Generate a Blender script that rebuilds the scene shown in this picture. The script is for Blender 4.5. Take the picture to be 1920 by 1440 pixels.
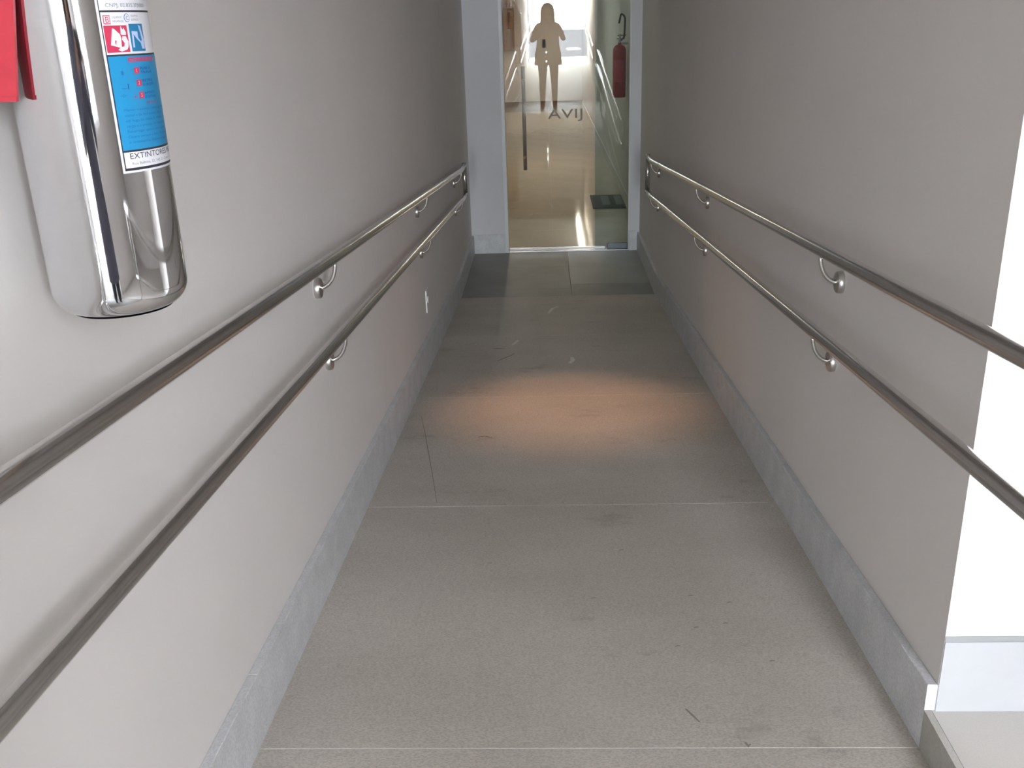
import bpy, bmesh, math, random
from mathutils import Vector, Matrix
random.seed(7)
for o in list(bpy.data.objects): bpy.data.objects.remove(o)
scene = bpy.context.scene
COL = scene.collection
PI = math.pi

# ------------------------------------------------------------------ camera
CAM = Vector((0.0, 0.0, 1.35))
CR = Vector((0.9990274, 0.0319705, -0.0303671))
CU = Vector((0.0172589, 0.3502240, 0.9365070))
CF = Vector((-0.0405758, 0.9361202, -0.3493316))
cd = bpy.data.cameras.new('camera'); cd.lens = 33.84; cd.sensor_width = 36; cd.sensor_fit = 'HORIZONTAL'
cd.clip_start = 0.01; cd.clip_end = 300
camera = bpy.data.objects.new('camera', cd); COL.objects.link(camera)
camera.matrix_world = Matrix(((CR.x, CU.x, -CF.x, CAM.x), (CR.y, CU.y, -CF.y, CAM.y), (CR.z, CU.z, -CF.z, CAM.z), (0, 0, 0, 1)))
scene.camera = camera

# ------------------------------------------------------------------ world: bright overcast sky
SKY = 26.0
world = bpy.data.worlds.new('overcast_sky'); scene.world = world; world.use_nodes = True
bg = world.node_tree.nodes['Background']; bg.inputs[0].default_value = (0.935, 0.968, 1.0, 1); bg.inputs[1].default_value = SKY

# ------------------------------------------------------------------ exposure
vs = scene.view_settings
vs.view_transform = 'Standard'; vs.look = 'None'; vs.gamma = 1.0; vs.use_curve_mapping = False; vs.exposure = 1.77

def portal(name, loc, direction, w, h):
    l = bpy.data.lights.new(name, 'AREA'); l.shape = 'RECTANGLE'; l.size = w; l.size_y = h; l.energy = 1
    o = bpy.data.objects.new(name, l); COL.objects.link(o); o.location = loc
    o.rotation_euler = Vector(direction).to_track_quat('-Z', 'Y').to_euler()
    l.cycles.is_portal = True
    return o
portal('daylight_portal_lobby', (1.26, -1.78, 1.72), (0, 1, 0), .62, 1.4)
portal('daylight_portal_street', (0.058, -8.17, 1.46), (0, 1, 0), 1.44, 1.95)

# ------------------------------------------------------------------ key dimensions (metres)
XL, XR, D = -0.662, 0.778, 8.228
BBT, BBH = 0.0206, 0.159
YE = 1.6507                      # end of the right wall
YB = 6.776                       # foot of the ramp
Y0 = 0.437                       # head of the ramp
ZL = -0.5033
CEIL = 2.45
HX0, HX1, HY1, HCEIL = -1.6, 0.862, 24.0, 2.1   # hall behind the glass door
def rz(y):
    return 0.0 if y < Y0 else max(ZL, 0.0347 - 0.0794 * y)

# ------------------------------------------------------------------ materials
def nt(name):
    m = bpy.data.materials.new(name); m.use_nodes = True
    return m, m.node_tree.nodes, m.node_tree.links, m.node_tree.nodes['Principled BSDF']
def plain(name, col, rough=0.5, metal=0.0, spec=0.5, emit=None, es=0.0):
    m, n, l, b = nt(name)
    b.inputs['Base Color'].default_value = (*col, 1); b.inputs['Roughness'].default_value = rough
    b.inputs['Metallic'].default_value = metal; b.inputs['Specular IOR Level'].default_value = spec
    if emit: b.inputs['Emission Color'].default_value = (*emit, 1); b.inputs['Emission Strength'].default_value = es
    return m
def noisy(name, c1, c2, scale, rough=0.6, detail=6, lo=0.35, hi=0.65, bump=0.0, bscale=None, fine=None, spec=0.5, metal=0.0, stretch=None, spots=None, rvar=0):
    """two tone noise colour + optional fine speckle, dark spots and bump, object coordinates"""
    m, n, l, b = nt(name)
    tc = n.new('ShaderNodeTexCoord'); mp = n.new('ShaderNodeMapping'); l.new(tc.outputs['Object'], mp.inputs[0])
    if stretch: mp.inputs['Scale'].default_value = stretch
    t = n.new('ShaderNodeTexNoise'); t.inputs['Scale'].default_value = scale; t.inputs['Detail'].default_value = detail
    l.new(mp.outputs[0], t.inputs[0])
    r = n.new('ShaderNodeValToRGB'); r.color_ramp.elements[0].position = lo; r.color_ramp.elements[1].position = hi
    r.color_ramp.elements[0].color = (*c1, 1); r.color_ramp.elements[1].color = (*c2, 1)
    l.new(t.outputs[0], r.inputs[0]); out = r.outputs[0]
    def mul(fac_socket, colour, amount, out):
        mx = n.new('ShaderNodeMixRGB'); mx.blend_type = 'MULTIPLY'; mx.inputs[2].default_value = (*colour, 1)
        mm = n.new('ShaderNodeMath'); mm.operation = 'MULTIPLY'; mm.inputs[1].default_value = amount
        l.new(fac_socket, mm.inputs[0]); l.new(mm.outputs[0], mx.inputs[0]); l.new(out, mx.inputs[1]); return mx.outputs[0]
    if fine:
        fs, fc, fa = fine
        t2 = n.new('ShaderNodeTexNoise'); t2.inputs['Scale'].default_value = fs; t2.inputs['Detail'].default_value = 3
        l.new(mp.outputs[0], t2.inputs[0])
        r2 = n.new('ShaderNodeValToRGB'); r2.color_ramp.elements[0].position = .42; r2.color_ramp.elements[1].position = .62
        l.new(t2.outputs[0], r2.inputs[0]); out = mul(r2.outputs[0], fc, fa, out)
    if spots:
        ss, sc, th, sa = spots
        t3 = n.new('ShaderNodeTexNoise'); t3.inputs['Scale'].default_value = ss; t3.inputs['Detail'].default_value = 8; t3.inputs['Roughness'].default_value = .7
        l.new(mp.outputs[0], t3.inputs[0])
        r3 = n.new('ShaderNodeValToRGB'); r3.color_ramp.elements[0].position = th; r3.color_ramp.elements[1].position = th + .12
        l.new(t3.outputs[0], r3.inputs[0]); out = mul(r3.outputs[0], sc, sa, out)
    l.new(out, b.inputs['Base Color'])
    b.inputs['Roughness'].default_value = rough; b.inputs['Metallic'].default_value = metal; b.inputs['Specular IOR Level'].default_value = spec
    if rvar:
        mr = n.new('ShaderNodeMapRange'); mr.inputs[3].default_value = rough - rvar; mr.inputs[4].default_value = rough + rvar
        l.new(t.outputs[0], mr.inputs[0]); l.new(mr.outputs[0], b.inputs['Roughness'])
    if bump:
        tb = n.new('ShaderNodeTexNoise'); tb.inputs['Scale'].default_value = bscale or scale * 6; tb.inputs['Detail'].default_value = 4
        l.new(mp.outputs[0], tb.inputs[0])
        bp = n.new('ShaderNodeBump'); bp.inputs['Strength'].default_value = bump; bp.inputs['Distance'].default_value = .002
        l.new(tb.outputs[0], bp.inputs['Height']); l.new(bp.outputs[0], b.inputs['Normal'])
    return m
def glass(name, tint, refl=1.0):
    """thin architectural glass: straight-through tint plus mirror reflection by Fresnel on each face"""
    m = bpy.data.materials.new(name); m.use_nodes = True; n = m.node_tree.nodes; l = m.node_tree.links
    n.clear(); out = n.new('ShaderNodeOutputMaterial'); mix = n.new('ShaderNodeMixShader')
    tr = n.new('ShaderNodeBsdfTransparent'); tr.inputs[0].default_value = (*tint, 1)
    gl = n.new('ShaderNodeBsdfGlossy'); gl.inputs['Roughness'].default_value = 0.0; gl.inputs[0].default_value = (refl, refl, refl, 1)
    fr = n.new('ShaderNodeFresnel'); ge = n.new('ShaderNodeNewGeometry')
    mr = n.new('ShaderNodeMapRange'); mr.inputs[3].default_value = 1.52; mr.inputs[4].default_value = 1 / 1.52
    l.new(ge.outputs['Backfacing'], mr.inputs[0]); l.new(mr.outputs[0], fr.inputs[0])
    l.new(fr.outputs[0], mix.inputs[0]); l.new(tr.outputs[0], mix.inputs[1]); l.new(gl.outputs[0], mix.inputs[2]); l.new(mix.outputs[0], out.inputs[0])
    return m

M = {}
M['wall'] = noisy('wall_paint', (.815, .782, .756), (.845, .812, .786), 1.2, .75, bump=.05, bscale=240)
M['wall_end'] = noisy('end_wall_paint', (.71, .715, .735), (.74, .745, .765), 1.5, .7, bump=.05, bscale=240)
M['ceiling'] = noisy('ceiling_paint', (.87, .86, .845), (.89, .88, .865), 1.0, .85)
M['ramp'] = noisy('ramp_stone', (.54, .498, .446), (.67, .627, .570), 2.2, .55, detail=9, lo=.3, hi=.7, bump=.12, bscale=420, stretch=(.5, 1, 1),
                  fine=(300, (.66, .65, .63), .75), spots=(4.2, (.50, .49, .48), .60, .75), rvar=.1)
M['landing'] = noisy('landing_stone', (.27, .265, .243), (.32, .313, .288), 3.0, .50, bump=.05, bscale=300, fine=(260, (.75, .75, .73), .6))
M['landing_sheen'] = noisy('landing_stone_sheen', (.33, .33, .305), (.38, .377, .35), 3.0, .45, bump=.05, bscale=300, fine=(260, (.78, .78, .76), .6))  # paler copy: reflected light on the right tiles put into the colour
M['skirt'] = noisy('skirting_granite', (.66, .67, .685), (.79, .80, .815), 13, .42, detail=8, lo=.3, hi=.7, fine=(180, (.74, .75, .77), .6))
M['pale_skirt'] = noisy('pale_skirting', (.51, .52, .54), (.54, .55, .57), 8, .5)
M['top_shade'] = plain('painted_top_shade', (.34, .35, .36), .8)  # shade of the return skirting's top face, put into the colour
M['grout'] = plain('joint_mortar', (.36, .335, .30), .9)
M['pale_grout'] = plain('pale_joint_mortar', (.62, .61, .58), .8)
M['lobby'] = noisy('lobby_tile', (.56, .535, .50), (.60, .575, .54), 5, .35, fine=(300, (.9, .9, .9), .5))
M['trim'] = noisy('kerb_stone', (.46, .44, .40), (.53, .51, .47), 14, .5, fine=(200, (.8, .8, .8), .5))
M['steel'] = noisy('stainless_steel', (.66, .645, .63), (.72, .705, .69), 30, .16, metal=1.0, stretch=(1, .05, 1))
M['steel_satin'] = plain('satin_steel', (.64, .62, .60), .30, 1.0)
M['chrome'] = noisy('polished_chrome', (.74, .745, .765), (.78, .785, .805), 8, .045, metal=1.0, bump=.06, bscale=9)
M['dark_steel'] = plain('dark_steel', (.16, .18, .21), .22, 1.0)
M['alu'] = plain('aluminium', (.74, .75, .77), .22, 1.0)
M['white_frame'] = plain('white_powder_coat', (.78, .79, .81), .4)
M['white_plastic'] = plain('white_plastic', (.82, .82, .82), .4)
M['black_plastic'] = plain('black_plastic', (.02, .02, .022), .35)
M['rubber'] = plain('black_rubber', (.03, .03, .03), .6)
M['red_plastic'] = noisy('red_plastic', (.44, .022, .040), (.48, .026, .046), 40, .45)
M['red_paint'] = noisy('red_enamel', (.42, .015, .030), (.48, .02, .035), 20, .25)
M['label_white'] = plain('label_white', (.80, .80, .84), .35)
M['label_blue'] = plain('label_blue', (.016, .27, .54), .35)
M['label_teal'] = plain('label_teal', (.015, .21, .42), .35)
M['label_red'] = plain('label_red', (.60, .04, .10), .35)
M['label_black'] = plain('label_ink', (.035, .035, .05), .4)
M['label_navy'] = plain('label_navy_ink', (.02, .035, .25), .4)
M['label_grey'] = plain('label_grey_ink', (.24, .24, .27), .4)
M['label_deep'] = plain('label_deep_blue_ink', (.01, .13, .40), .4)
M['label_sky'] = plain('label_pale_blue', (.52, .60, .88), .4)
M['door_glass'] = glass('door_glass', (.90, .93, .90), 1.0)
M['green_glass'] = glass('green_glass', (.73, .84, .875), .6)
M['window_glass'] = glass('window_glass', (.96, .98, .98), 1.0)
M['dimming_glass'] = glass('added_dimming_glass', (.80, .80, .815), 1.0)  # tint added to cut the lobby daylight on the near left wall
M['hall_tile'] = noisy('hall_porcelain', (.50, .445, .345), (.55, .49, .385), 2.5, .06, fine=(60, (.93, .93, .9), .5), rvar=.015)
M['hall_wall'] = noisy('hall_wall_paint', (.63, .575, .555), (.67, .615, .595), 1.2, .7)
M['hall_skirt'] = noisy('hall_skirting', (.20, .13, .085), (.25, .165, .11), 6, .4)
M['bronze'] = plain('bronze_bar', (.20, .125, .09), .32, .6)
M['wood'] = noisy('honey_wood', (.24, .145, .085), (.31, .19, .12), 5, .4, stretch=(6, 6, .6))
M['terracotta'] = noisy('terracotta', (.36, .17, .11), (.42, .21, .14), 12, .7)
M['mat_dark'] = noisy('mat_dark_green', (.012, .018, .014), (.022, .03, .024), 60, .9, bump=.3, bscale=300)
M['mat_grey'] = noisy('mat_grey_green', (.13, .15, .125), (.16, .18, .155), 60, .9, bump=.3, bscale=300)
M['lamp_warm'] = plain('lamp_warm', (1, .9, .7), .5, emit=(1, .80, .55), es=22)
M['tube_warm'] = plain('tube_warm', (1, .95, .85), .5, emit=(1, .86, .68), es=5.5)
M['led'] = plain('led_white', (1, 1, 1), .5, emit=(1, .97, .92), es=6)
M['asphalt'] = noisy('asphalt', (.030, .036, .048), (.042, .048, .062), 1.5, .95, spec=.1, fine=(80, (.7, .7, .7), .4))
M['paving'] = noisy('pale_paving', (.58, .57, .55), (.64, .63, .61), 3, .8)
M['paint_white'] = plain('road_paint', (.16, .16, .17), .8)
M['letter'] = plain('frosted_letter', (.36, .32, .28), .6)
M['scratch_dark'] = plain('scratch_dark', (.27, .25, .225), .8)
M['scuff_pale'] = plain('scuff_pale', (.88, .87, .84), .8)
M['skin'] = noisy('skin', (.48, .28, .20), (.52, .31, .22), 20, .5)
M['blouse'] = noisy('blouse_cloth', (.15, .15, .20), (.18, .18, .23), 40, .85)
M['trousers'] = noisy('trouser_cloth', (.06, .07, .11), (.08, .09, .13), 50, .85)
M['hair'] = noisy('dark_hair', (.018, .012, .009), (.035, .024, .017), 30, .5, stretch=(8, 8, 1))
M['shoe'] = plain('shoe_leather', (.03, .028, .027), .45)
M['eye'] = plain('eye_white', (.75, .73, .70), .3)
M['lip'] = plain('lip', (.38, .13, .12), .5)

# ------------------------------------------------------------------ mesh helpers
def link(name, verts, faces, mat, parent=None, smooth=False, mats=None, fmat=None):
    me = bpy.data.meshes.new(name); me.from_pydata([tuple(v) for v in verts], [], faces); me.update()
    for m in (mats or [mat]): me.materials.append(M[m])
    if fmat:
        for p, k in zip(me.polygons, fmat): p.material_index = k
    if smooth:
        for p in me.polygons: p.use_smooth = True
    o = bpy.data.objects.new(name, me); COL.objects.link(o)
    if parent: o.parent = parent
    return o
def tag(o, label=None, cat=None, group=None, kind=None):
    if label: o['label'] = label
    if cat: o['category'] = cat
    if group: o['group'] = group
    if kind: o['kind'] = kind
    return o
def empty(name, loc=(0, 0, 0), label=None, cat=None, group=None, kind=None):
    o = bpy.data.objects.new(name, None); o.empty_display_size = .1; o.location = loc; COL.objects.link(o)
    return tag(o, label, cat, group, kind)
BOXF = [(0, 3, 2, 1), (4, 5, 6, 7), (0, 1, 5, 4), (1, 2, 6, 5), (2, 3, 7, 6), (3, 0, 4, 7)]
def boxv(x0, x1, y0, y1, z0, z1):
    return [(x0, y0, z0), (x1, y0, z0), (x1, y1, z0), (x0, y1, z0), (x0, y0, z1), (x1, y0, z1), (x1, y1, z1), (x0, y1, z1)]
def off(vs_, p):
    """vertices given in world space -> the local space of an unrotated parent"""
    if not p: return vs_
    q = Vector((0, 0, 0)); a = p
    while a: q = q + a.location; a = a.parent
    return [tuple(Vector(v) - q) for v in vs_]
def box(name, b, mat, parent=None, bevel=0.0, seg=2):
    v = off(boxv(*b), parent)
    if not bevel: return link(name, v, BOXF, mat, parent)
    bm = bmesh.new(); vv = [bm.verts.new(p) for p in v]
    for f in BOXF: bm.faces.new([vv[i] for i in f])
    bmesh.ops.bevel(bm, geom=list(bm.edges), offset=bevel, segments=seg, affect='EDGES', profile=.6)
    me = bpy.data.meshes.new(name); bm.to_mesh(me); bm.free(); me.materials.append(M[mat])
    for p in me.polygons: p.use_smooth = False
    o = bpy.data.objects.new(name, me); COL.objects.link(o); o.parent = parent
    return o
def slab(name, x0, x1, y0, y1, top, thick, mat, parent=None, c=.0):
    """piece whose top follows the function top(y); c = small chamfer along the upper edges"""
    z0, z1 = top(y0), top(y1)
    if not c:
        v = [(x0, y0, z0 - thick), (x1, y0, z0 - thick), (x1, y1, z1 - thick), (x0, y1, z1 - thick), (x0, y0, z0), (x1, y0, z0), (x1, y1, z1), (x0, y1, z1)]
        return link(name, off(v, parent), BOXF, mat, parent)
    v = [(x0, y0, z0 - thick), (x1, y0, z0 - thick), (x1, y1, z1 - thick), (x0, y1, z1 - thick),
         (x0, y0, z0 - c), (x1, y0, z0 - c), (x1, y1, z1 - c), (x0, y1, z1 - c),
         (x0 + c, y0 + c, z0), (x1 - c, y0 + c, z0), (x1 - c, y1 - c, z1), (x0 + c, y1 - c, z1)]
    f = [(0, 3, 2, 1)] + [(a, (a + 1) % 4, (a + 1) % 4 + 4, a + 4) for a in range(4)] + [(a + 4, (a + 1) % 4 + 4, (a + 1) % 4 + 8, a + 8) for a in range(4)] + [(8, 9, 10, 11)]
    return link(name, off(v, parent), f, mat, parent)
def lathe(name, prof, mat, parent=None, seg=48, loc=(0, 0, 0), axis='z', smooth=True):
    """prof: (radius, height) from bottom to top"""
    v, f = [], []
    for r_, h in prof:
        for k in range(seg):
            a = 2 * PI * k / seg; p = (r_ * math.cos(a), r_ * math.sin(a), h)
            if axis == 'x': p = (p[2], p[0], p[1])
            if axis == '-x': p = (-p[2], p[1], p[0])
            if axis == 'y': p = (p[0], p[2], p[1])
            v.append(tuple(Vector(p) + Vector(loc)))
    n = len(prof)
    for i in range(n - 1):
        for k in range(seg):
            f.append((i * seg + k, i * seg + (k + 1) % seg, (i + 1) * seg + (k + 1) % seg, (i + 1) * seg + k))
    f.append(tuple(range(seg))[::-1]); f.append(tuple((n - 1) * seg + k for k in range(seg)))
    o = link(name, off(v, parent), f, mat, parent, smooth)
    bm = bmesh.new(); bm.from_mesh(o.data); bmesh.ops.recalc_face_normals(bm, faces=bm.faces)
    for e in bm.edges:
        if len(e.link_faces) == 2 and e.calc_face_angle() > .6: e.smooth = False
    bm.to_mesh(o.data); bm.free()
    return o
def fillet(pts, r_, n=6):
    pts = [Vector(p) for p in pts]; out = [pts[0]]
    for i in range(1, len(pts) - 1):
        a, b, c = pts[i - 1], pts[i], pts[i + 1]
        u, w = (a - b).normalized(), (c - b).normalized()
        d = min(r_, (a - b).length * .49, (c - b).length * .49)
        p, q = b + u * d, b + w * d
        for k in range(n + 1):
            t = k / n; out.append(p * (1 - t) ** 2 + b * 2 * t * (1 - t) + q * t ** 2)
    out.append(pts[-1]); return out
def tube(name, pts, r_, mat, parent=None, seg=20, radii=None):
    pts = [Vector(p) for p in pts]; v, f = [], []
    t0 = (pts[1] - pts[0]).normalized(); ref = Vector((0, 0, 1)) if abs(t0.z) < .9 else Vector((1, 0, 0))
    nrm = (ref - t0 * ref.dot(t0)).normalized()
    for i, p in enumerate(pts):
        t = ((pts[i] - pts[i - 1]).normalized() if i else t0) + ((pts[i + 1] - pts[i]).normalized() if i < len(pts) - 1 else Vector())
        t.normalize(); nrm = (nrm - t * nrm.dot(t)).normalized(); bn = t.cross(nrm)
        rr = radii[i] if radii else r_
        for k in range(seg):
            a = 2 * PI * k / seg; v.append(tuple(p + (nrm * math.cos(a) + bn * math.sin(a)) * rr))
    for i in range(len(pts) - 1):
        for k in range(seg): f.append((i * seg + k, i * seg + (k + 1) % seg, (i + 1) * seg + (k + 1) % seg, (i + 1) * seg + k))
    f.append(tuple(range(seg))[::-1]); f.append(tuple((len(pts) - 1) * seg + k for k in range(seg)))
    return link(name, off(v, parent), f, mat, parent, True)
def text_mesh(s, size, spacing=1.0):
    """flat text mesh from the built-in font: list of (x, y) verts and faces, and its width"""
    c = bpy.data.curves.new('text', 'FONT'); c.body = s; c.size = size; c.resolution_u = 3; c.space_character = spacing
    t = bpy.data.objects.new('text', c); COL.objects.link(t)
    dg = bpy.context.evaluated_depsgraph_get(); me = bpy.data.meshes.new_from_object(t.evaluated_get(dg))
    vv = [(p.co.x, p.co.y) for p in me.vertices]; ff = [tuple(p.vertices) for p in me.polygons]
    bpy.data.objects.remove(t); bpy.data.curves.remove(c); bpy.data.meshes.remove(me)
    return vv, ff, (max(p[0] for p in vv) if vv else 0)
def struct(o): o['kind'] = 'structure'; return o

# ================================================================== THE SETTING
# ---- walls
struct(box('wall_left', (XL - .2, XL, -8.3, D + .13, -.8, CEIL + .15), 'wall'))
struct(box('wall_right', (XR, XR + .17, YE, D + .13, -.8, CEIL + .15), 'wall'))
struct(box('wall_return', (XR + .17, 4.55, YE, YE + .15, -.3, CEIL + .15), 'wall'))
struct(box('wall_right_upper', (XR, XR + .17, -8.3, -1.80, -.3, CEIL + .15), 'wall'))
struct(box('wall_lobby', (4.40, 4.55, -1.80, YE, -.3, CEIL + .15), 'wall'))
# end wall with the door opening
DX0, DX1, DTOP = -0.375, 0.690, 1.78
we = empty('wall_end', (0, D, 0), kind='structure')
box('wall_panel', (XL, DX0, D, D + .13, ZL - .1, CEIL + .15), 'wall_end', we)
box('wall_panel', (DX1, XR, D, D + .13, ZL - .1, CEIL + .15), 'wall_end', we)
box('wall_panel', (DX0, DX1, D, D + .13, DTOP, CEIL + .15), 'wall_end', we)
# ---- ceilings
struct(box('ceiling', (XL, XR, -8.3, D, CEIL, CEIL + .14), 'ceiling'))
struct(box('ceiling', (XR, 4.40, -1.80, YE, CEIL, CEIL + .14), 'ceiling'))
# ---- the ramp: substrate with stone slabs on it
JN = [Y0, YE, 2.955, 4.26, 5.53, YB]
fl = empty('floor', (0, Y0, 0), kind='structure')
slab('bed', XL, XR, Y0, YB, lambda y: rz(y) - .0025 if y > Y0 + .001 else rz(Y0 + .01) - .0025, .12, 'grout', fl)
for i in range(5):
    a, b = JN[i], JN[i + 1]
    g = .0007
    slab('stone_slab', XL + .001, XR - .001, a + g, b - g, lambda y: 0.0347 - 0.0794 * y, .02, 'ramp', fl, c=.001)
slab('joint_filler', XL + .03, XR - .024, YE - .0014, YE + .0014, lambda y: 0.0347 - 0.0794 * y - .0006, .004, 'pale_grout', fl)
# marks on the ramp: scratches and scuffs lying on the stone
def mark(name, pts, w, mat):
    v, f = [], []
    for i, (x, y) in enumerate(pts):
        ww = w * (.35 + .65 * math.sin(PI * (i + .5) / len(pts)))
        a = Vector(pts[min(i + 1, len(pts) - 1)]) - Vector(pts[max(i - 1, 0)]); a.normalize(); nx, ny = -a.y, a.x
        for s in (-1, 1):
            yy = y + s * ny * ww; v.append((x + s * nx * ww, yy, 0.0347 - 0.0794 * yy + .0004))
    for i in range(len(pts) - 1): f.append((2 * i, 2 * i + 1, 2 * i + 3, 2 * i + 2))
    return link(name, off(v, fl), f, mat, fl)
mark('scuff_mark', [(-.01, 6.17), (.005, 6.25), (.02, 6.33), (.06, 6.40)], .012, 'scuff_pale')
mark('scuff_mark', [(.10, 4.86), (.12, 4.92), (.115, 4.99)], .012, 'scuff_pale')
mark('scuff_mark', [(-.22, 5.30), (-.20, 5.37), (-.19, 5.42)], .010, 'scuff_pale')
mark('scratch', [(-.33, 5.22), (-.30, 5.22), (-.26, 5.215)], .006, 'scratch_dark')
mark('scratch', [(-.29, 4.93), (-.26, 4.99), (-.22, 5.05), (-.20, 5.10)], .005, 'scratch_dark')
mark('scratch', [(-.585, 3.98), (-.540, 3.75), (-.495, 3.50), (-.450, 3.25), (-.405, 2.99)], .0016, 'scratch_dark')
mark('scratch', [(-.40, 4.41), (-.375, 4.415), (-.35, 4.41)], .005, 'scratch_dark')
mark('scratch', [(-.31, 3.68), (-.28, 3.69), (-.25, 3.675)], .005, 'scratch_dark')
mark('scratch', [(.29, 1.79), (.30, 1.77), (.315, 1.74)], .003, 'scratch_dark')
mark('scratch', [(.40, 1.67), (.405, 1.655), (.41, 1.665)], .004, 'scratch_dark')
for x, y in ((.44, 2.16), (.37, 2.31), (.47, 2.27), (.10, 2.30), (-.20, 2.52), (.52, 1.98), (.20, 2.6), (.30, 2.05), (.36, 2.14)):
    mark('scratch', [(x, y), (x + .008, y + .004), (x + .014, y + .002)], .0025, 'scratch_dark')
# lower landing: two columns of tiles
fl2 = empty('floor', (0, YB, ZL), kind='structure')
box('bed', (XL, XR, YB, D + .13, ZL - .12, ZL - .003), 'grout', fl2)
flat = lambda y: ZL
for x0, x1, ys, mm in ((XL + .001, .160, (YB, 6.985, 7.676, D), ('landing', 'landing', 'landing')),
                       (.162, XR - .001, (YB, 7.110, 7.665, D), ('landing', 'landing_sheen', 'landing_sheen'))):
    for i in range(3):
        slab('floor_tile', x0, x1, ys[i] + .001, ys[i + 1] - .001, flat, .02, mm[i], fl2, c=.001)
# upper landing under the photographer, and the second ramp up to the street door
def upz(y): return max(0.0, min(.5, (-1.6 - y) * .0794))
struct(slab('floor', XL, XR - BBT, -1.6, Y0, lambda y: 0.0, .15, 'landing'))
struct(slab('floor', XL, XR, -7.9, -1.6, upz, .15, 'ramp'))
struct(box('floor', (XL, XR, -8.3, -7.9, .35, .5), 'ramp'))
# lobby floor beside the ramp, its kerb strip and its tiles
fl3 = empty('floor', (XR, YE, 0), kind='structure')
box('bed', (XR - .006, 4.40, -1.80, YE, -.30, -.003), 'grout', fl3)
lw, lh = .66, .62
tile_me = None
for i in range(6):
    for j in range(6):
        x0 = .7725 + i * lw; y1 = YE - .001 - j * lh
        x1 = min(x0 + lw - .002, 4.398); y0 = max(y1 - lh + .002, -1.798)
        if x1 - x0 < .05 or y1 - y0 < .05: continue
        box('floor_tile', (x0, x1, y0, y1, -.012, 0), 'lobby', fl3)
struct(box('trim_1', (XR - BBT, XR - .0065, -1.6, YE, -.30, .0005), 'trim'))
# ---- baseboards in pieces
def skirt(root, x0, x1, joints, base, h, mat='skirt'):
    for a, b in zip(joints[:-1], joints[1:]):
        slab('skirting_piece', x0, x1, a + .0007, b - .0007, lambda y: base(y) + h, h + .004, mat, root, c=.0015)
line = lambda y: 0.0347 - 0.0794 * y
b1 = empty('baseboard_left', (XL, Y0, 0), kind='structure')
skirt(b1, XL, XL + BBT, [Y0, 1.70, 2.955, 4.26, 5.53, YB], line, BBH)
skirt(b1, XL, XL + BBT, [YB, D - .012], flat, BBH)
skirt(b1, XL, XL + BBT, [-1.6, -.6, Y0], lambda y: 0.0, BBH)
b2 = empty('baseboard_right', (XR, YE, 0), kind='structure')
skirt(b2, XR - BBT, XR, [YE, 1.802, 2.95, 4.26, 5.53, YB], line, BBH)
skirt(b2, XR - BBT, XR, [YB, D - .012], flat, BBH)
b3 = empty('baseboard_end', (0, D, ZL), kind='structure')
box('skirting_piece', (XL + BBT, DX0, D - .012, D, ZL, ZL + .165), 'skirt', b3, bevel=.001)
box('skirting_piece', (DX1 + .002, XR - BBT, D - .012, D, ZL, ZL + .170), 'skirt', b3, bevel=.001)
b4 = empty('baseboard_return', (XR, YE, 0), kind='structure')
for i in range(3):
    box('skirting_piece', (XR + .0005 + i * 1.2, min(XR + 1.199 + i * 1.2, 4.39), YE - .004, YE, 0, .168), 'pale_skirt', b4)
box('top_shade_strip', (XR + .0005, 4.39, YE - .002, YE, .168, .180), 'top_shade', b4)  # grey strip paints the skirting's shaded top face

# ---- glass door at the foot of the ramp
door = empty('door_1', (DX1, D + .02, ZL), kind='structure')
box('door_jamb', (DX0, DX0 + .032, D - .006, D + .075, ZL, DTOP), 'white_frame', door, bevel=.003)
box('door_jamb', (DX1 - .006, DX1, D + .01, D + .075, ZL, DTOP), 'white_frame', door)
box('door_head', (DX0, DX1, D + .0, D + .075, DTOP - .03, DTOP), 'white_frame', door)
box('threshold', (DX0 + .032, DX1 - .006, D - .012, D + .075, ZL, ZL + .010), 'alu', door, bevel=.003)
TH = -.0075
pane = box('glass_pane', (DX0 + .036, DX1 - .008, D + .022, D + .030, ZL + .034, DTOP - .032), 'door_glass', door)
rail_b = box('bottom_rail', (DX0 + .036, DX1 - .20, D + .014, D + .038, ZL + .014, ZL + .034), 'alu', door, bevel=.003)
patch = box('pivot_fitting', (DX1 - .185, DX1 - .008, D + .010, D + .042, ZL + .013, ZL + .060), 'dark_steel', door, bevel=.004)
hx, hy = -.188, D + .095
bar = tube('pull_handle', [(hx, hy, .188), (hx, hy, 1.03)], .016, 'bronze', door)
for z in (.30, .92): lathe('handle_post', [(.011, 0), (.011, .058)], 'bronze', bar, 16, (hx, D + .03, z), 'y')
vv, ff, w = text_mesh('AVIJ', .108, 1.05)
link('lettering', off([(.012 + x * .285 / w, D + .0208, .612 + y) for x, y in vv], door), ff, 'letter', door)
for o in list(door.children):
    if o.name.split('.')[0] in ('glass_pane', 'bottom_rail', 'pivot_fitting', 'pull_handle', 'lettering'): o.rotation_euler.z = TH
# second, greenish fixed pane behind the door leaf on its hinge side
side = empty('window_1', (.40, D + .10, ZL), kind='structure')
box('glass_pane', (.405, DX1, D + .103, D + .113, ZL + .004, DTOP), 'green_glass', side)

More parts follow.
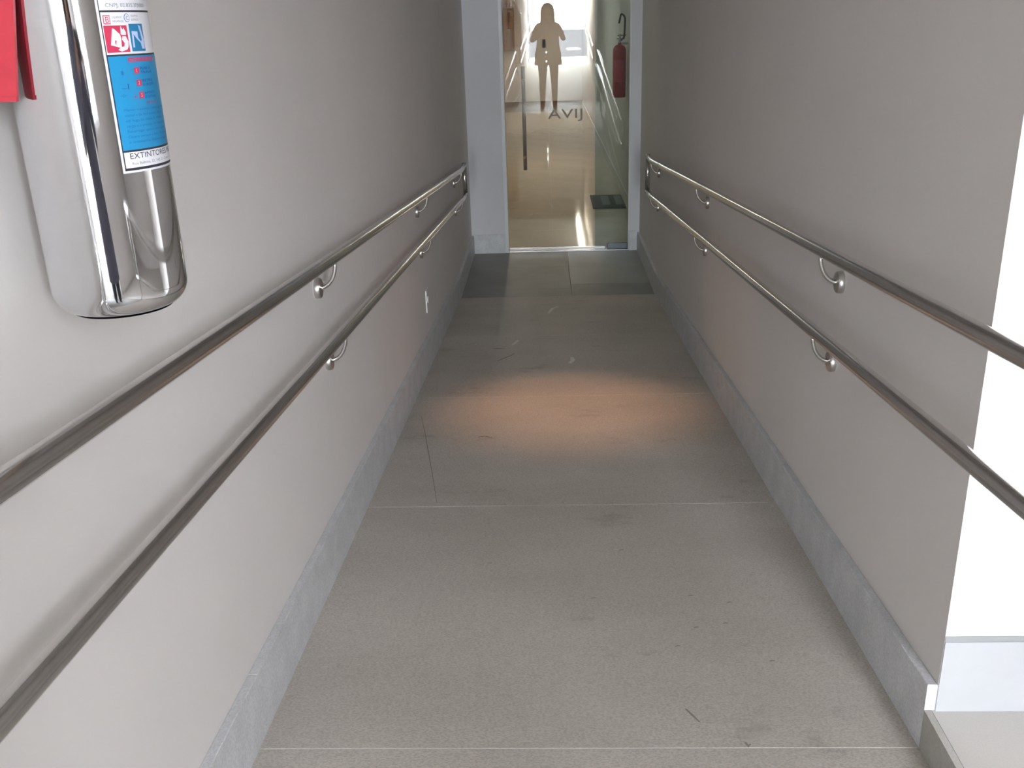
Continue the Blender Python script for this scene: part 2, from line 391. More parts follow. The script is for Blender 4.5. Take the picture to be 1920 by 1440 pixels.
# ---- hall behind the glass door
H0 = D + .13
struct(box('wall_hall_right', (HX1, HX1 + .15, H0, HY1 + .15, ZL - .1, HCEIL + .1), 'hall_wall'))
struct(box('wall_hall_left', (HX0 - .15, HX0, H0, HY1 + .15, ZL - .1, HCEIL + .1), 'hall_wall'))
struct(box('wall_hall_end', (HX0, HX1, HY1, HY1 + .15, ZL - .1, HCEIL + .1), 'hall_wall'))
struct(box('wall_hall_front', (HX0, XL, H0 - .05, H0, ZL - .1, HCEIL + .1), 'hall_wall'))
struct(box('ceiling', (HX0, HX1, H0, HY1, HCEIL, HCEIL + .1), 'ceiling'))
fl4 = empty('floor', (HX0, H0, ZL), kind='structure')
box('bed', (HX0, HX1, H0, HY1, ZL - .12, ZL - .004), 'grout', fl4)
tw = (HX1 - HX0) / 3
tme = None; rows = int((HY1 - H0) / tw) + 1
for j in range(rows):
    for i in range(3):
        x0, y0 = HX0 + i * tw, H0 + j * tw
        if y0 + tw <= HY1:
            if tme is None:
                o = link('floor_tile', boxv(.001, tw - .001, .001, tw - .001, -.02, 0), BOXF, 'hall_tile', fl4); tme = o.data
            else:
                o = bpy.data.objects.new('floor_tile', tme); COL.objects.link(o); o.parent = fl4
            o.location = (x0 - HX0, y0 - H0, 0)
        else:
            box('floor_tile', (x0 + .001, x0 + tw - .001, y0 + .001, HY1 - .001, ZL - .02, ZL), 'hall_tile', fl4)
struct(box('baseboard_hall_end', (HX0, HX1, HY1 - .015, HY1, ZL, ZL + .12), 'hall_skirt'))
struct(box('baseboard_hall_right', (HX1 - .012, HX1, H0, HY1 - .015, ZL, ZL + .10), 'hall_wall'))

# ---- street door behind the photographer and the lobby window
sd = empty('door_2', (0, -8.25, .5), kind='structure')
for x0, x1 in ((XL, XL + .03), (XR - .03, XR)): box('door_jamb', (x0, x1, -8.27, -8.23, .5, CEIL), 'alu', sd)
box('door_head', (XL, XR, -8.27, -8.23, CEIL - .03, CEIL), 'alu', sd)
box('cross_bar', (XL + .03, XR - .03, -8.256, -8.244, 1.525, 1.540), 'alu', sd)
box('glass_pane', (XL + .03, XR - .03, -8.254, -8.246, .515, 1.525), 'window_glass', sd)
box('glass_pane', (XL + .03, XR - .03, -8.254, -8.246, 1.540, CEIL - .03), 'window_glass', sd)
w2 = empty('window_2', (XR + .17, -1.88, 0), kind='structure')
wx0, wx1, n = XR + .17, 1.57, 1
struct(box('wall_lobby_front', (1.57, 4.55, -1.95, -1.80, -.3, CEIL + .15), 'wall'))  # unseen; leaves a narrow window to limit the lobby daylight
struct(box('wall_lobby_sill', (wx0, 1.57, -1.95, -1.80, -.3, 1.0), 'wall'))  # unseen; raised to reduce daylight on the lower left wall
box('window_frame', (wx0, wx1, -1.92, -1.84, CEIL - .05, CEIL), 'white_frame', w2)
box('window_frame', (wx0, wx1, -1.92, -1.84, 1.0, 1.05), 'white_frame', w2)
for i in range(n + 1):
    x = wx0 + .02 + (wx1 - wx0 - .04) * i / n
    box('mullion', (x - .02, x + .02, -1.92, -1.84, 1.05, CEIL - .05), 'white_frame', w2)
    if i < n: box('glass_pane', (x + .02, x - .02 + (wx1 - wx0 - .04) / n, -1.884, -1.876, 1.05, CEIL - .05), 'dimming_glass', w2)
# outside: street, pavement, yard
struct(box('ground', (-60, 60, -140, -11.2, .20, .44), 'asphalt'))
struct(box('ground', (-60, 60, -11.2, -8.3, .20, .49), 'paving'))
struct(box('ground', (XR + .17, 40, -8.3, -1.95, -.3, -.04), 'paving'))
gs = [o for o in COL.objects if o.name.startswith('ground')][0]
for i in range(7): box('painted_stripe', (-2.5 + i * .95, -2.0 + i * .95, -24, -20, .441, .444), 'paint_white', gs)

# ================================================================== HANDRAILS
RR = .0175
def handrail(label, wall_x, rail_x, up, lo, y_start, y_end, yl, brackets, ext=.27, posts=()):
    """up/lo: functions y -> z of the rail centre on the slope; both ends run level for ext and join in a loop"""
    root = empty('handrail', (wall_x, y_start, 0), label, 'handrail', 'stainless steel handrails of the ramps')
    s = 1 if rail_x > wall_x else -1
    zu0, zu1, zl0, zl1 = up(y_start), up(y_end), lo(y_start), lo(y_end)
    def long(name, z0, z1):
        pts = [(rail_x, y_start - ext, z0), (rail_x, y_start, z0), (rail_x, y_end, z1), (rail_x, y_end + yl, z1)]
        return tube(name, fillet(pts, .04, 5), RR, 'steel', root, 28)
    long('upper_rail', zu0, zu1); long('lower_rail', zl0, zl1)
    tube('end_post', [(rail_x, y_end + yl - RR, zl1 - RR), (rail_x, y_end + yl - RR, zu1 + RR)], RR * .98, 'steel', root, 28)
    tube('end_post', [(rail_x, y_start - ext + RR, zl0 - RR), (rail_x, y_start - ext + RR, zu0 + RR)], RR * .98, 'steel', root, 28)
    for y, which in brackets:
        f_ = up if which == 'u' else lo
        z = f_(y) if y <= y_end else f_(y_end)
        fz = z - .088
        a = abs(rail_x - wall_x)
        pts = [(wall_x + s * (.012 + (a - .012) * math.sin(t * PI / 20)), y, fz + (z - RR + .003 - fz) * (1 - math.cos(t * PI / 20))) for t in range(11)]
        arm = tube('bracket_arm', pts, .0056, 'steel_satin', root, 12)
        lathe('wall_flange', [(.0285, 0), (.0295, .003), (.0295, .012), (.027, .0165), (.016, .0185), (.006, .019)], 'steel_satin', arm, 36, (wall_x, y, fz), 'x' if s > 0 else '-x')
    for y in posts:
        tube('floor_post', [(rail_x, y, -.001 if y > -1.5 else upz(y)), (rail_x, y, up(y) - RR + .002)], .016, 'steel', root, 20)
    return root
handrail('double stainless steel handrail on the left wall beside the chrome extinguisher', XL, -.600, lambda y: .9735 - .0825 * y, lambda y: .7285 - .0762 * y, .44, 6.80, .26,
         [(2.63, 'u'), (4.79, 'u'), (6.78, 'u'), (2.675, 'l'), (4.835, 'l'), (6.80, 'l'), (.50, 'u'), (.50, 'l')])
handrail('double stainless steel handrail on the right wall running past its bright corner', XR, .715, lambda y: .9647 - .0769 * y, lambda y: .7497 - .0808 * y, .44, 6.74, .27,
         [(2.517, 'u'), (4.70, 'u'), (6.79, 'u'), (2.529, 'l'), (4.706, 'l'), (6.80, 'l')])
# the part of the right rail beyond the wall end stands on posts set in the lobby floor kerb
hr = [o for o in COL.objects if o.name.startswith('handrail')][-1]
for y in (.30, ):
    tube('floor_post', [(.764, y, 0), (.764, y, .55), (.715, y, .66), (.715, y, .915)], .014, 'steel', hr, 16)
handrail('handrail on the left wall of the upper ramp, seen only mirrored in the glass', XL, -.600, lambda y: .92 + (-1.6 - y) * .0794, lambda y: .70 + (-1.6 - y) * .0794, -7.6, -1.7, .2,
         [(-2.4, 'u'), (-4.6, 'u'), (-6.8, 'u'), (-2.4, 'l'), (-4.6, 'l'), (-6.8, 'l')], ext=.2)
handrail('handrail on the right wall of the upper ramp, seen only mirrored in the glass', XR, .715, lambda y: .92 + (-1.6 - y) * .0794, lambda y: .70 + (-1.6 - y) * .0794, -7.6, -1.9, .1,
         [(-2.4, 'u'), (-4.6, 'u'), (-6.8, 'u'), (-2.4, 'l'), (-4.6, 'l'), (-6.8, 'l')], ext=.2)

# ================================================================== CHROME EXTINGUISHER
EX, EY, ER, EZ = -.5413, 1.1678, .0807, 1.030
ext = empty('fire_extinguisher', (EX, EY, EZ), 'polished chrome fire extinguisher with blue label hanging on the left wall', 'extinguisher')
prof = [(.030, .004), (.050, .0015), (.060, 0)]
for k in range(1, 9):
    a = PI / 2 * k / 8; prof.append((.050 + .0307 * math.sin(a), .030 - .030 * math.cos(a)))
prof += [(ER, .06), (ER, .20), (ER, .40), (ER, .47)]
for k in range(1, 9):
    a = PI / 2 * k / 8; prof.append((.022 + .0587 * math.cos(a), .47 + .06 * math.sin(a)))
prof += [(.022, .55)]
body = lathe('body', prof, 'chrome', ext, 96, (EX, EY, EZ))
def cyl(th, z, r_): a = math.radians(th); return (EX + r_ * math.sin(a), EY - r_ * math.cos(a), z)
LABEL = None
def patch_(name, t0, t1, z0, z1, lvl, mat):
    n_ = max(2, int((t1 - t0) / 4)); v, f = [], []; r_ = ER + .0003 + .00025 * lvl
    for i in range(n_ + 1):
        t = t0 + (t1 - t0) * i / n_
        v += [cyl(t, z0, r_), cyl(t, z1, r_)]
    for i in range(n_): f.append((2 * i, 2 * i + 2, 2 * i + 3, 2 * i + 1))
    return link(name, off(v, LABEL or body), f, mat, LABEL or body, True)
DEG = math.degrees(1 / ER)
def ctext(s, t0, z, h, mat, width=None, lvl=3, name='lettering'):
    vv, ff, w = text_mesh(s, h / .72); k = (width / w) if width else 1.0
    r_ = ER + .0003 + .00025 * lvl
    return link(name, off([cyl(t0 + x * k * DEG, z + y, r_) for x, y in vv], LABEL), ff, mat, LABEL)
def cpoly(name, pts, o0, sc, mat, lvl=3):
    """polygon in unit square coordinates placed at angle/height o0 with scale sc (metres)"""
    r_ = ER + .0003 + .00025 * lvl
    bm = bmesh.new(); vs_ = [bm.verts.new((p[0], p[1], 0)) for p in pts]; f = bm.faces.new(vs_); bmesh.ops.triangulate(bm, faces=[f])
    vv = [v.co.copy() for v in bm.verts]; ff = [tuple(v.index for v in g.verts) for g in bm.faces]; bm.verts.index_update()
    ff = [tuple(v.index for v in g.verts) for g in bm.faces]; bm.free()
    return link(name, off([cyl(o0[0] + p.x * sc[0] * DEG, o0[1] + p.y * sc[1], r_) for p in vv], LABEL), ff, mat, LABEL)
LABEL = None
lab = patch_('label', 41.8, 122, 1.203, 1.478, 0, 'label_white'); LABEL = lab
lab['label'] = 'white and blue printed instruction label'
patch_('label_border', 43.6, 120, 1.2055, 1.475, 1, 'label_black')
patch_('label_field', 44.6, 119, 1.2085, 1.2262, 2, 'label_white')
patch_('label_field', 44.6, 119, 1.2285, 1.3305, 2, 'label_blue')
patch_('label_field', 44.4, 119, 1.3325, 1.3765, 2, 'label_white')
patch_('label_field', 44.2, 119, 1.3785, 1.472, 2, 'label_white')
ctext('EXTINTORES MG', 48.8, 1.2185, .0066, 'label_black', .081)
ctext('Rua Balbina, 32, 342, 2 - Centro', 50.0, 1.2118, .0030, 'label_grey', .068)
ctext('CNPJ: 02.835.373/0001', 49.0, 1.3818, .0040, 'label_grey', .062)
ctext('EXTINTORES LTDA', 45.5, 1.3895, .0052, 'label_black', .080)
# class badges and pictograms
patch_('badge', 45.7, 51.3, 1.3642, 1.3735, 3, 'label_red'); patch_('badge_field', 46.3, 50.7, 1.3652, 1.3725, 4, 'label_white')
ctext('B', 46.9, 1.3657, .0064, 'label_red', lvl=5)
ctext('LIQUIDOS', 53.0, 1.3702, .0022, 'label_grey', .012); ctext('INFLAMAVEIS', 53.0, 1.3660, .0022, 'label_grey', .014)
cpoly('badge', [(math.cos(2 * PI * k / 20), math.sin(2 * PI * k / 20)) for k in range(20)], (66.6, 1.3705), (.0040, .0046), 'label_deep', 3)
cpoly('badge_field', [(math.cos(2 * PI * k / 20), math.sin(2 * PI * k / 20)) for k in range(20)], (66.6, 1.3705), (.0034, .0040), 'label_white', 4)
ctext('C', 65.2, 1.3684, .0042, 'label_deep', lvl=5)
ctext('EQUIPTOS', 71.0, 1.3715, .0022, 'label_grey', .012); ctext('ELETRICOS', 71.0, 1.3675, .0022, 'label_grey', .012)
patch_('pictogram', 45.0, 65.0, 1.3345, 1.3628, 3, 'label_red')
PS = (.0282, .0283); P0 = (45.0, 1.3345)
cpoly('pictogram_can', [(.18, .28), (.62, .16), (.66, .55), (.62, .68), (.40, .88), (.33, .90)], P0, PS, 'label_white', 4)
cpoly('pictogram_flame', [(.66, .68), (.70, .98), (.78, .84), (.82, .92), (.92, .74), (.90, .64), (.70, .64)], P0, PS, 'label_white', 4)
cpoly('pictogram_hand', [(.45, .10), (.62, .20), (.74, .22), (.78, .34), (.68, .48), (.72, .60), (.88, .60), (.97, .40), (.94, .20), (.86, .10), (.60, .03)], P0, PS, 'label_white', 4)
patch_('pictogram', 67.2, 84.0, 1.3350, 1.3642, 3, 'label_teal')
P0 = (67.2, 1.3350); PS = (.0236, .0292)
cpoly('pictogram_plug', [(.08, .15), (.20, .14), (.22, .62), (.40, .60), (.46, .42), (.66, .30), (.68, .36), (.52, .50), (.52, .72), (.12, .74)], P0, PS, 'label_sky', 4)
cpoly('pictogram_hand', [(.62, .96), (.80, .92), (.96, .40), (.94, .08), (.70, .08), (.66, .30), (.78, .42), (.74, .60)], P0, PS, 'label_sky', 4)
# blue field: heading, three numbered steps, figures and lines of text
patch_('heading_bar', 61.4, 95, 1.3240, 1.3285, 3, 'label_red'); ctext('INSTRUCOES DE USO', 62.5, 1.3250, .0026, 'label_blue', .040, 4)
for i, (t, z) in enumerate(((68.4, 1.3145), (69.0, 1.3011), (69.7, 1.2875))):
    patch_('step_badge', t - 2.8, t + 2.8, z - .0034, z + .0034, 3, 'label_red'); ctext(str(i + 1), t - 1.2, z - .002, .0042, 'label_sky', lvl=4)
    ctext(('PUXE A', 'RETIRE', 'APERTE')[i], t + 4, z + .0006, .0030, 'label_navy', .020); ctext(('TRAVA', 'O DIFUSOR', 'O GATILHO')[i], t + 4, z - .0038, .0030, 'label_navy', .022)
ctext('8', 53.2, 1.3105, .0044, 'label_navy'); ctext('_|', 52.0, 1.2965, .0046, 'label_navy', .0085); ctext('-o-', 49.5, 1.2870, .0040, 'label_deep', .0085)
cpoly('step_mark', [(0, 0), (.5, 1), (1, 0), (.75, 0), (.5, .5), (.25, 0)], (61.6, 1.2845), (.004, .0038), 'label_red', 3)
ctext('ATENCAO', 73.6, 1.2775, .0028, 'label_red', .024)
for i, s in enumerate(('Manter o extintor sempre em local', 'visivel e de facil acesso. Nao usar', 'em fogo de classe A. Verificar a', 'carga e a pressao do manometro.', 'Recarregar apos o uso. Cuidado', 'Opere sempre a favor do vento', 'e mantenha distancia segura.')):
    ctext(s, 50.4, 1.2712 - i * .0059, .0030, 'label_deep', .070 if i % 3 else .074)
# valve, levers and bracket above the picture edge
valve = lathe('valve', [(.020, 0), (.020, .03), (.014, .034), (.014, .060), (.010, .064)], 'steel_satin', ext, 24, (EX, EY, EZ + .545))
box('lever', (EX - .008, EX + .008, EY - .015, EY + .115, EZ + .612, EZ + .620), 'black_plastic', valve, bevel=.002)
box('lever', (EX - .008, EX + .008, EY - .010, EY + .105, EZ + .580, EZ + .588), 'black_plastic', valve, bevel=.002)
lathe('gauge', [(.016, 0), (.018, .004), (.018, .014), (.015, .017)], 'steel_satin', valve, 24, (EX + .012, EY, EZ + .575), 'x')
tube('hose', fillet([(EX, EY - .012, EZ + .57), (EX, EY - .05, EZ + .575), (EX - .02, EY + .02, EZ + .66), (EX - .03, EY + .10, EZ + .62), (EX - .03, EY + .105, EZ + .42)], .04, 6), .009, 'rubber', ext, 14)
box('wall_bracket', (XL, EX - .012, EY - .012, EY + .012, EZ + .520, EZ + .548), 'steel_satin', ext, bevel=.002)

# red tapered sign plate projecting from the wall just before the extinguisher
sg = empty('wall_sign', (XL, 1.08, 1.29), 'red plastic plate projecting from the wall in front of the chrome extinguisher', 'sign')
def prism(name, outline, y0, y1, mat, parent):
    n_ = len(outline); v = [(x, y0, z) for x, z in outline] + [(x, y1, z) for x, z in outline]
    f = [tuple(range(n_)), tuple(range(2 * n_ - 1, n_ - 1, -1))] + [(i + n_, (i + 1) % n_ + n_, (i + 1) % n_, i) for i in range(n_)]
    o = link(name, off(v, parent), f, mat, parent)
    bm = bmesh.new(); bm.from_mesh(o.data); bmesh.ops.recalc_face_normals(bm, faces=bm.faces); bm.to_mesh(o.data); bm.free()
    return o
prism('plate', [(XL, 1.2880), (-.5807, 1.2876), (-.5390, 1.530), (XL, 1.530)], 1.0808, 1.0855, 'red_plastic', sg)
prism('bottom_rim', [(XL, 1.2880), (-.5807, 1.2876), (-.5799, 1.2925), (XL, 1.2930)], 1.0790, 1.0808, 'red_plastic', sg)
box('mounting_flange', (XL, XL + .004, 1.040, 1.0808, 1.2880, 1.530), 'red_plastic', sg)

# ================================================================== SMALL THINGS ON THE RAMP WALLS AND CEILING
ot = empty('wall_outlet', (XL, 4.993, -.024), 'small white outlet plate low on the left wall', 'outlet')
box('cover_plate', (XL, XL + .007, 4.955, 5.031, -.085, .037), 'white_plastic', ot, bevel=.002)
lathe('socket', [(.019, 0), (.019, .004), (.016, .0055)], 'white_plastic', ot, 24, (XL + .007, 4.993, -.020), 'x')
LX, LY = .08, 4.33
dl = empty('ceiling_downlight', (LX, LY, CEIL), 'small warm recessed spotlight in the ceiling above the ramp', 'ceiling light')
lathe('trim_ring', [(.032, -.004), (.052, -.006), (.054, -.003), (.054, 0), (.032, 0)], 'white_frame', dl, 36, (LX, LY, CEIL))
lathe('lamp_lens', [(.001, -.0035), (.031, -.0035), (.031, -.0005), (.001, -.0005)], 'lamp_warm', dl, 32, (LX, LY, CEIL))
sp = bpy.data.lights.new('downlight_beam', 'SPOT'); sp.energy = 34; sp.color = (1.0, .50, .24); sp.spot_size = math.radians(31); sp.spot_blend = 1.0; sp.shadow_soft_size = .06
so = bpy.data.objects.new('downlight_beam', sp); COL.objects.link(so); so.parent = dl; so.location = (0, 0, -.012); so.rotation_euler = (math.radians(-6), 0, 0)

# ================================================================== THINGS IN THE HALL BEHIND THE GLASS
# red extinguisher
RX, RY, RZ_, R2 = .776, 10.70, .592, .070
e2 = empty('fire_extinguisher', (RX, RY, RZ_), 'red fire extinguisher with black hose on the hall wall behind the glass', 'extinguisher')
prof = [(.05, 0), (R2 - .006, .003), (R2, .012), (R2, .47)] + [(.018 + (R2 - .018) * math.cos(PI / 2 * k / 6), .47 + .06 * math.sin(PI / 2 * k / 6)) for k in range(1, 7)] + [(.018, .55)]
bd = lathe('body', prof, 'red_paint', e2, 40, (RX, RY, RZ_))
vl = lathe('valve', [(.016, 0), (.016, .035), (.011, .04), (.011, .085)], 'steel_satin', e2, 20, (RX, RY, RZ_ + .548))
box('lever', (RX - .02, RX + .07, RY - .007, RY + .007, RZ_ + .618, RZ_ + .628), 'black_plastic', vl)
box('lever', (RX - .03, RX + .055, RY - .007, RY + .007, RZ_ + .585, RZ_ + .593), 'black_plastic', vl)
tube('hose', fillet([(RX + .015, RY - .01, RZ_ + .575), (RX + .045, RY - .03, RZ_ + .60), (RX + .052, RY - .06, RZ_ + .80), (RX + .01, RY - .06, RZ_ + .84), (RX - .012, RY - .06, RZ_ + .74)], .05, 6), .010, 'rubber', e2, 12)
box('wall_bracket', (RX + .02, HX1, RY - .015, RY + .015, RZ_ + .53, RZ_ + .555), 'steel_satin', e2)
v, f = [], []
for i in range(9):
    a = math.radians(-150 + i * 12)
    for z in (.16, .38): v.append((RX + (R2 + .0006) * math.cos(a), RY + (R2 + .0006) * math.sin(a), RZ_ + z))
for i in range(8): f.append((2 * i, 2 * i + 2, 2 * i + 3, 2 * i + 1))
link('label', off(v, bd), f, 'label_red', bd, True)
# floor mat
mt = empty('floor_mat', (.65, 10.6, ZL), 'dark floor mat with two grey rectangles behind the glass door', 'mat')
box('mat_base', (.478, .826, 10.23, 11.05, ZL, ZL + .010), 'mat_dark', mt, bevel=.003)
box('mat_inlay', (.590, .675, 10.40, 10.97, ZL + .010, ZL + .0115), 'mat_grey', mt)
box('mat_inlay', (.735, .815, 10.40, 10.97, ZL + .010, ZL + .0115), 'mat_grey', mt)
# wooden cabinet on the far hall wall with a vase on it
cb = empty('wall_cabinet', (-.84, 23.9, .78), 'honey coloured wooden cabinet on the far hall wall', 'cabinet')
box('body', (-.965, -.715, 23.78, 24.0, .78, 1.72), 'wood', cb, bevel=.004)
for k in range(2):
    d_ = box('door', (-.960 + k * .1225, -.842 + k * .1225, 23.765, 23.78, .79, 1.71), 'wood', cb, bevel=.003)
    lathe('knob', [(.004, 0), (.009, -.008), (.007, -.014)], 'steel_satin', d_, 12, (-.856 + k * .03, 23.765, 1.25), 'y')
vs2 = lathe('vase', [(.03, 0), (.045, .03), (.055, .09), (.045, .15), (.025, .19), (.028, .22), (.035, .235)], 'terracotta', None, 28, (-.845, 23.88, 1.72))
tag(vs2, 'brown clay vase standing on the wooden cabinet', 'vase')
# black wall box and the two small lights below it
ic = empty('wall_intercom', (-.03, 24, .83), 'narrow black box on the far hall wall', 'intercom')
box('housing', (-.062, .005, 23.965, 24.0, .83, 1.01), 'black_plastic', ic, bevel=.004)
box('panel', (-.05, -.008, 23.962, 23.965, .93, .99), 'rubber', ic)
for k, (z, lb) in enumerate(((.722, 'upper of two small round white lights under the black box'), (.519, 'lower of two small round white lights under the black box'))):
    wl = empty('wall_light', (.022, 24, z), lb, 'wall light', 'small round lights on the far hall wall')
    lathe('light_base', [(.022, 0), (.022, -.012), (.019, -.016)], 'steel_satin', wl, 24, (.022, 24.0, z), 'y')
    lathe('light_lens', [(.014, 0), (.012, -.005), (.005, -.008)], 'led', wl, 24, (.022, 23.984, z), 'y')
# hall ceiling lamps: long fixtures
def hall_lamp(x, y0, y1, label, power):
    r_ = empty('tube_lamp', (x, (y0 + y1) / 2, HCEIL), label, 'ceiling lamp', 'long ceiling lamps of the hall')
    box('housing', (x - .06, x + .06, y0, y1, HCEIL - .055, HCEIL - .003), 'white_frame', r_, bevel=.004)
    tube('lamp_tube', [(x, y0 + .03, HCEIL - .066), (x, y1 - .03, HCEIL - .066)], .016, 'tube_warm', r_, 14)
    l = bpy.data.lights.new('lamp_glow', 'AREA'); l.shape = 'RECTANGLE'; l.size = .06; l.size_y = y1 - y0; l.energy = power; l.color = (1, .86, .72)
    o = bpy.data.objects.new('lamp_glow', l); COL.objects.link(o); o.parent = r_; o.location = (0, 0, -.09)
hall_lamp(.70, 18.6, 22.8, 'long warm ceiling lamp at the far end of the hall', 10.5)
hall_lamp(-.40, 12.2, 14.6, 'long warm ceiling lamp over the middle of the hall', 5.8)
hall_lamp(-.40, 9.0, 10.6, 'long warm ceiling lamp just inside the glass door', 1.2)

# ================================================================== THE PHOTOGRAPHER (mirrored in the glass door)
PX, PY = -.085, -.37
ph = CAM - CF * .012 - CR * .012 - CU * .018          # phone centre
PM = Matrix(((CR.x, CU.x, CF.x, ph.x), (CR.y, CU.y, CF.y, ph.y), (CR.z, CU.z, CF.z, ph.z), (0, 0, 0, 1)))
phone = empty('smartphone', tuple(ph), 'black smartphone held sideways by the photographer', 'phone')
phone.matrix_world = PM
def lbox(name, b, mat, parent, bevel=.0):
    bm = bmesh.new(); vv = [bm.verts.new(p) for p in boxv(*b)]
    for f in BOXF: bm.faces.new([vv[i] for i in f])
    if bevel: bmesh.ops.bevel(bm, geom=list(bm.edges), offset=bevel, segments=2, affect='EDGES')
    me = bpy.data.meshes.new(name); bm.to_mesh(me); bm.free(); me.materials.append(M[mat])
    o = bpy.data.objects.new(name, me); COL.objects.link(o); o.parent = parent; return o
lbox('case', (-.078, .078, -.0375, .0375, -.004, .004), 'black_plastic', phone, .0015)
lbox('screen', (-.075, .075, -.035, .035, -.0044, -.004), 'rubber', phone)
lbox('camera_bump', (.003, .022, .006, .030, .004, .0050), 'black_plastic', phone)

person = empty('person', (PX, PY, 0), 'person in dark clothes holding up a phone, mirrored in the glass door', 'person')
V, E, R_ = [], [], []
def vert(p, r_, parent=None):
    V.append(Vector(p)); R_.append(r_ if isinstance(r_, tuple) else (r_, r_)); i = len(V) - 1
    if parent is not None: E.append((parent, i))
    return i
pel = vert((0, 0, .88), (.150, .110))
wa = vert((0, 0, 1.04), (.125, .098), pel); ch = vert((0, .005, 1.20), (.145, .108), wa); uc = vert((0, -.005, 1.33), (.120, .080), ch)
nk = vert((0, 0, 1.41), .050, uc); hb = vert((0, .022, 1.475), (.062, .070), nk); hm = vert((0, .030, 1.545), (.072, .088), hb); ht = vert((0, .018, 1.615), (.055, .066), hm)
vert((0, .122, 1.530), (.010, .014), hm)                                     # nose
wl_ = PM.inverted()
def hand(s, sh, el, wr, grip):
    a = vert(sh, .058, uc); b = vert(el, .044, a); m_ = vert((Vector(el) + Vector(wr)) / 2, .038, b); c = vert(wr, .026, m_)
    g = Vector(grip); palm = vert((Vector(wr) + g) / 2 + Vector((s * .012, 0, 0)), (.030, .016), c)
    root = vert(g + Vector((s * .030, -.014, -.006)), (.026, .013), palm)
    ux, uy, uz = CR * s, CU, CF
    for k, (o_, ln) in enumerate(((.030, .062), (.010, .070), (-.010, .066), (-.028, .052))):      # four fingers curl round the back of the phone
        base = g + uy * (o_ - .004) + ux * .016 + uz * .002
        k1 = vert(base, .0095, root); k2 = vert(base + uz * .013 - ux * .008, .0080, k1); k3 = vert(base + uz * .013 - ux * (.008 + ln * .30), .0075, k2)
        vert(base + uz * .009 - ux * (.008 + ln * .55), .0064, k3)
    t1 = vert(g - uy * .040 - uz * .018 + ux * .012, .0115, palm); t2 = vert(g - uy * .018 - uz * .020 - ux * .010, .0100, t1); vert(g + uy * .002 - uz * .016 - ux * .028, .0085, t2)
loc = lambda p: p - Vector((PX, PY, 0))
gr = loc(ph + CR * .080); gl_ = loc(ph - CR * .080)
hand(1, (.165, -.005, 1.33), (.265, .045, 1.105), gr + Vector((.035, -.055, -.045)), gr)
hand(-1, (-.165, -.005, 1.33), (-.270, .045, 1.095), gl_ + Vector((-.035, -.055, -.045)), gl_)
for s in (-1, 1):
    h = vert((s * .092, 0, .80), .098, pel); k = vert((s * .098, .015, .46), .062, h); cf = vert((s * .100, -.005, .30), .056, k)
    an = vert((s * .102, -.010, .085), .038, cf); vert((s * .104, -.045, .045), .034, an); t = vert((s * .110, .060, .040), (.040, .030), an); vert((s * .114, .140, .028), (.038, .020), t)
me = bpy.data.meshes.new('body'); me.from_pydata([tuple(v) for v in V], E, []); me.update()
bo = bpy.data.objects.new('body', me); COL.objects.link(bo)
md = bo.modifiers.new('skin', 'SKIN'); md.use_smooth_shade = True; md.use_x_symmetry = False
for i, sv in enumerate(me.skin_vertices[0].data): sv.radius = R_[i]; sv.use_root = (i == pel); sv.use_loose = False
sb = bo.modifiers.new('sub', 'SUBSURF'); sb.levels = 2; sb.render_levels = 2
dg = bpy.context.evaluated_depsgraph_get(); me2 = bpy.data.meshes.new_from_object(bo.evaluated_get(dg))
bpy.data.objects.remove(bo)
for m_ in ('skin', 'blouse', 'trousers', 'shoe'): me2.materials.append(M[m_])
zmin = min(v.co.z for v in me2.vertices)
for p in me2.polygons:
    c = p.center; p.use_smooth = True
    near = min((c - gr).length, (c - gl_).length)
    if c.z < .075: k = 3
    elif c.z < .90 and abs(c.x) < .25: k = 2
    elif c.z > 1.395 and abs(c.x) < .13 and c.y < .2: k = 0
    elif near < .095: k = 0
    else: k = 1
    p.material_index = k
body_o = bpy.data.objects.new('body', me2); COL.objects.link(body_o); body_o.parent = person; body_o.location = (0, 0, -zmin)
DZ = -zmin
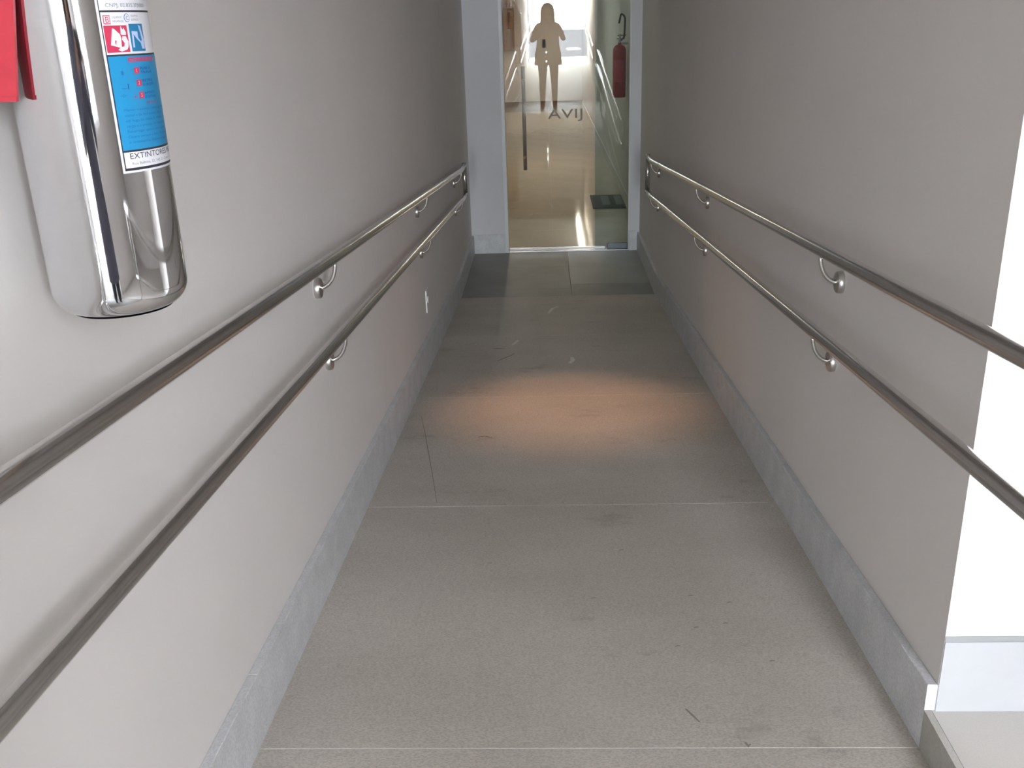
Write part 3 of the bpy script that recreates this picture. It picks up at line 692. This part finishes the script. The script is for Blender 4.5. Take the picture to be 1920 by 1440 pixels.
def loft(name, secs, mat, parent, a0=0, a1=2 * PI, seg=36, thick=.006):
    """elliptical sections (z, rx, ry, yc); an open arc makes a shell"""
    full = abs(a1 - a0 - 2 * PI) < 1e-6; n_ = seg if full else seg + 1; v, f = [], []
    for z, rx, ry, yc in secs:
        for k in range(n_):
            a = a0 + (a1 - a0) * k / seg; w_ = 1 + .02 * math.sin(7 * a) * (1 if z < 1.1 else 0)
            v.append((rx * w_ * math.cos(a), yc + ry * w_ * math.sin(a), z + DZ))
    for i in range(len(secs) - 1):
        for k in range(seg if full else seg): f.append((i * n_ + k, i * n_ + (k + 1) % n_, (i + 1) * n_ + (k + 1) % n_, (i + 1) * n_ + k))
    o = link(name, v, f, mat, parent, True)
    sl = o.modifiers.new('thickness', 'SOLIDIFY'); sl.thickness = thick; sl.offset = 0
    return o
loft('blouse', [(.72, .222, .160, 0), (.78, .222, .160, 0), (.90, .212, .152, 0), (1.02, .185, .140, 0), (1.14, .178, .138, .005), (1.24, .182, .132, .005), (1.32, .172, .108, 0), (1.37, .125, .085, 0), (1.395, .072, .068, 0)], 'blouse', person)
loft('hair', [(1.30, .118, .060, -.055), (1.36, .120, .075, -.035), (1.44, .112, .092, -.012), (1.52, .108, .108, .008), (1.58, .102, .112, .012), (1.63, .084, .096, .010), (1.665, .050, .060, .006), (1.676, .012, .016, .004)], 'hair', person, PI * .78, PI * 2.22, 40, .014)
loft('hair_fringe', [(1.585, .094, .104, .012), (1.63, .082, .094, .010), (1.66, .052, .062, .006)], 'hair', person, PI * .18, PI * .82, 20, .008)
for s in (-1, 1):
    e_ = lathe('eye', [(.002, -.009), (.009, -.006), (.0115, 0), (.009, .006), (.002, .009)], 'eye', person, 14, (PX + s * .031, PY + .106, 1.552 + DZ), 'z')
    lathe('pupil', [(.0055, 0), (.0050, .0012), (.002, .0018)], 'rubber', e_, 14, (PX + s * .031, PY + .1168, 1.551 + DZ), 'y')
lathe('mouth', [(.002, -.006), (.017, -.003), (.020, 0), (.017, .003), (.002, .006)], 'lip', person, 16, (PX, PY + .090, 1.487 + DZ), 'z')
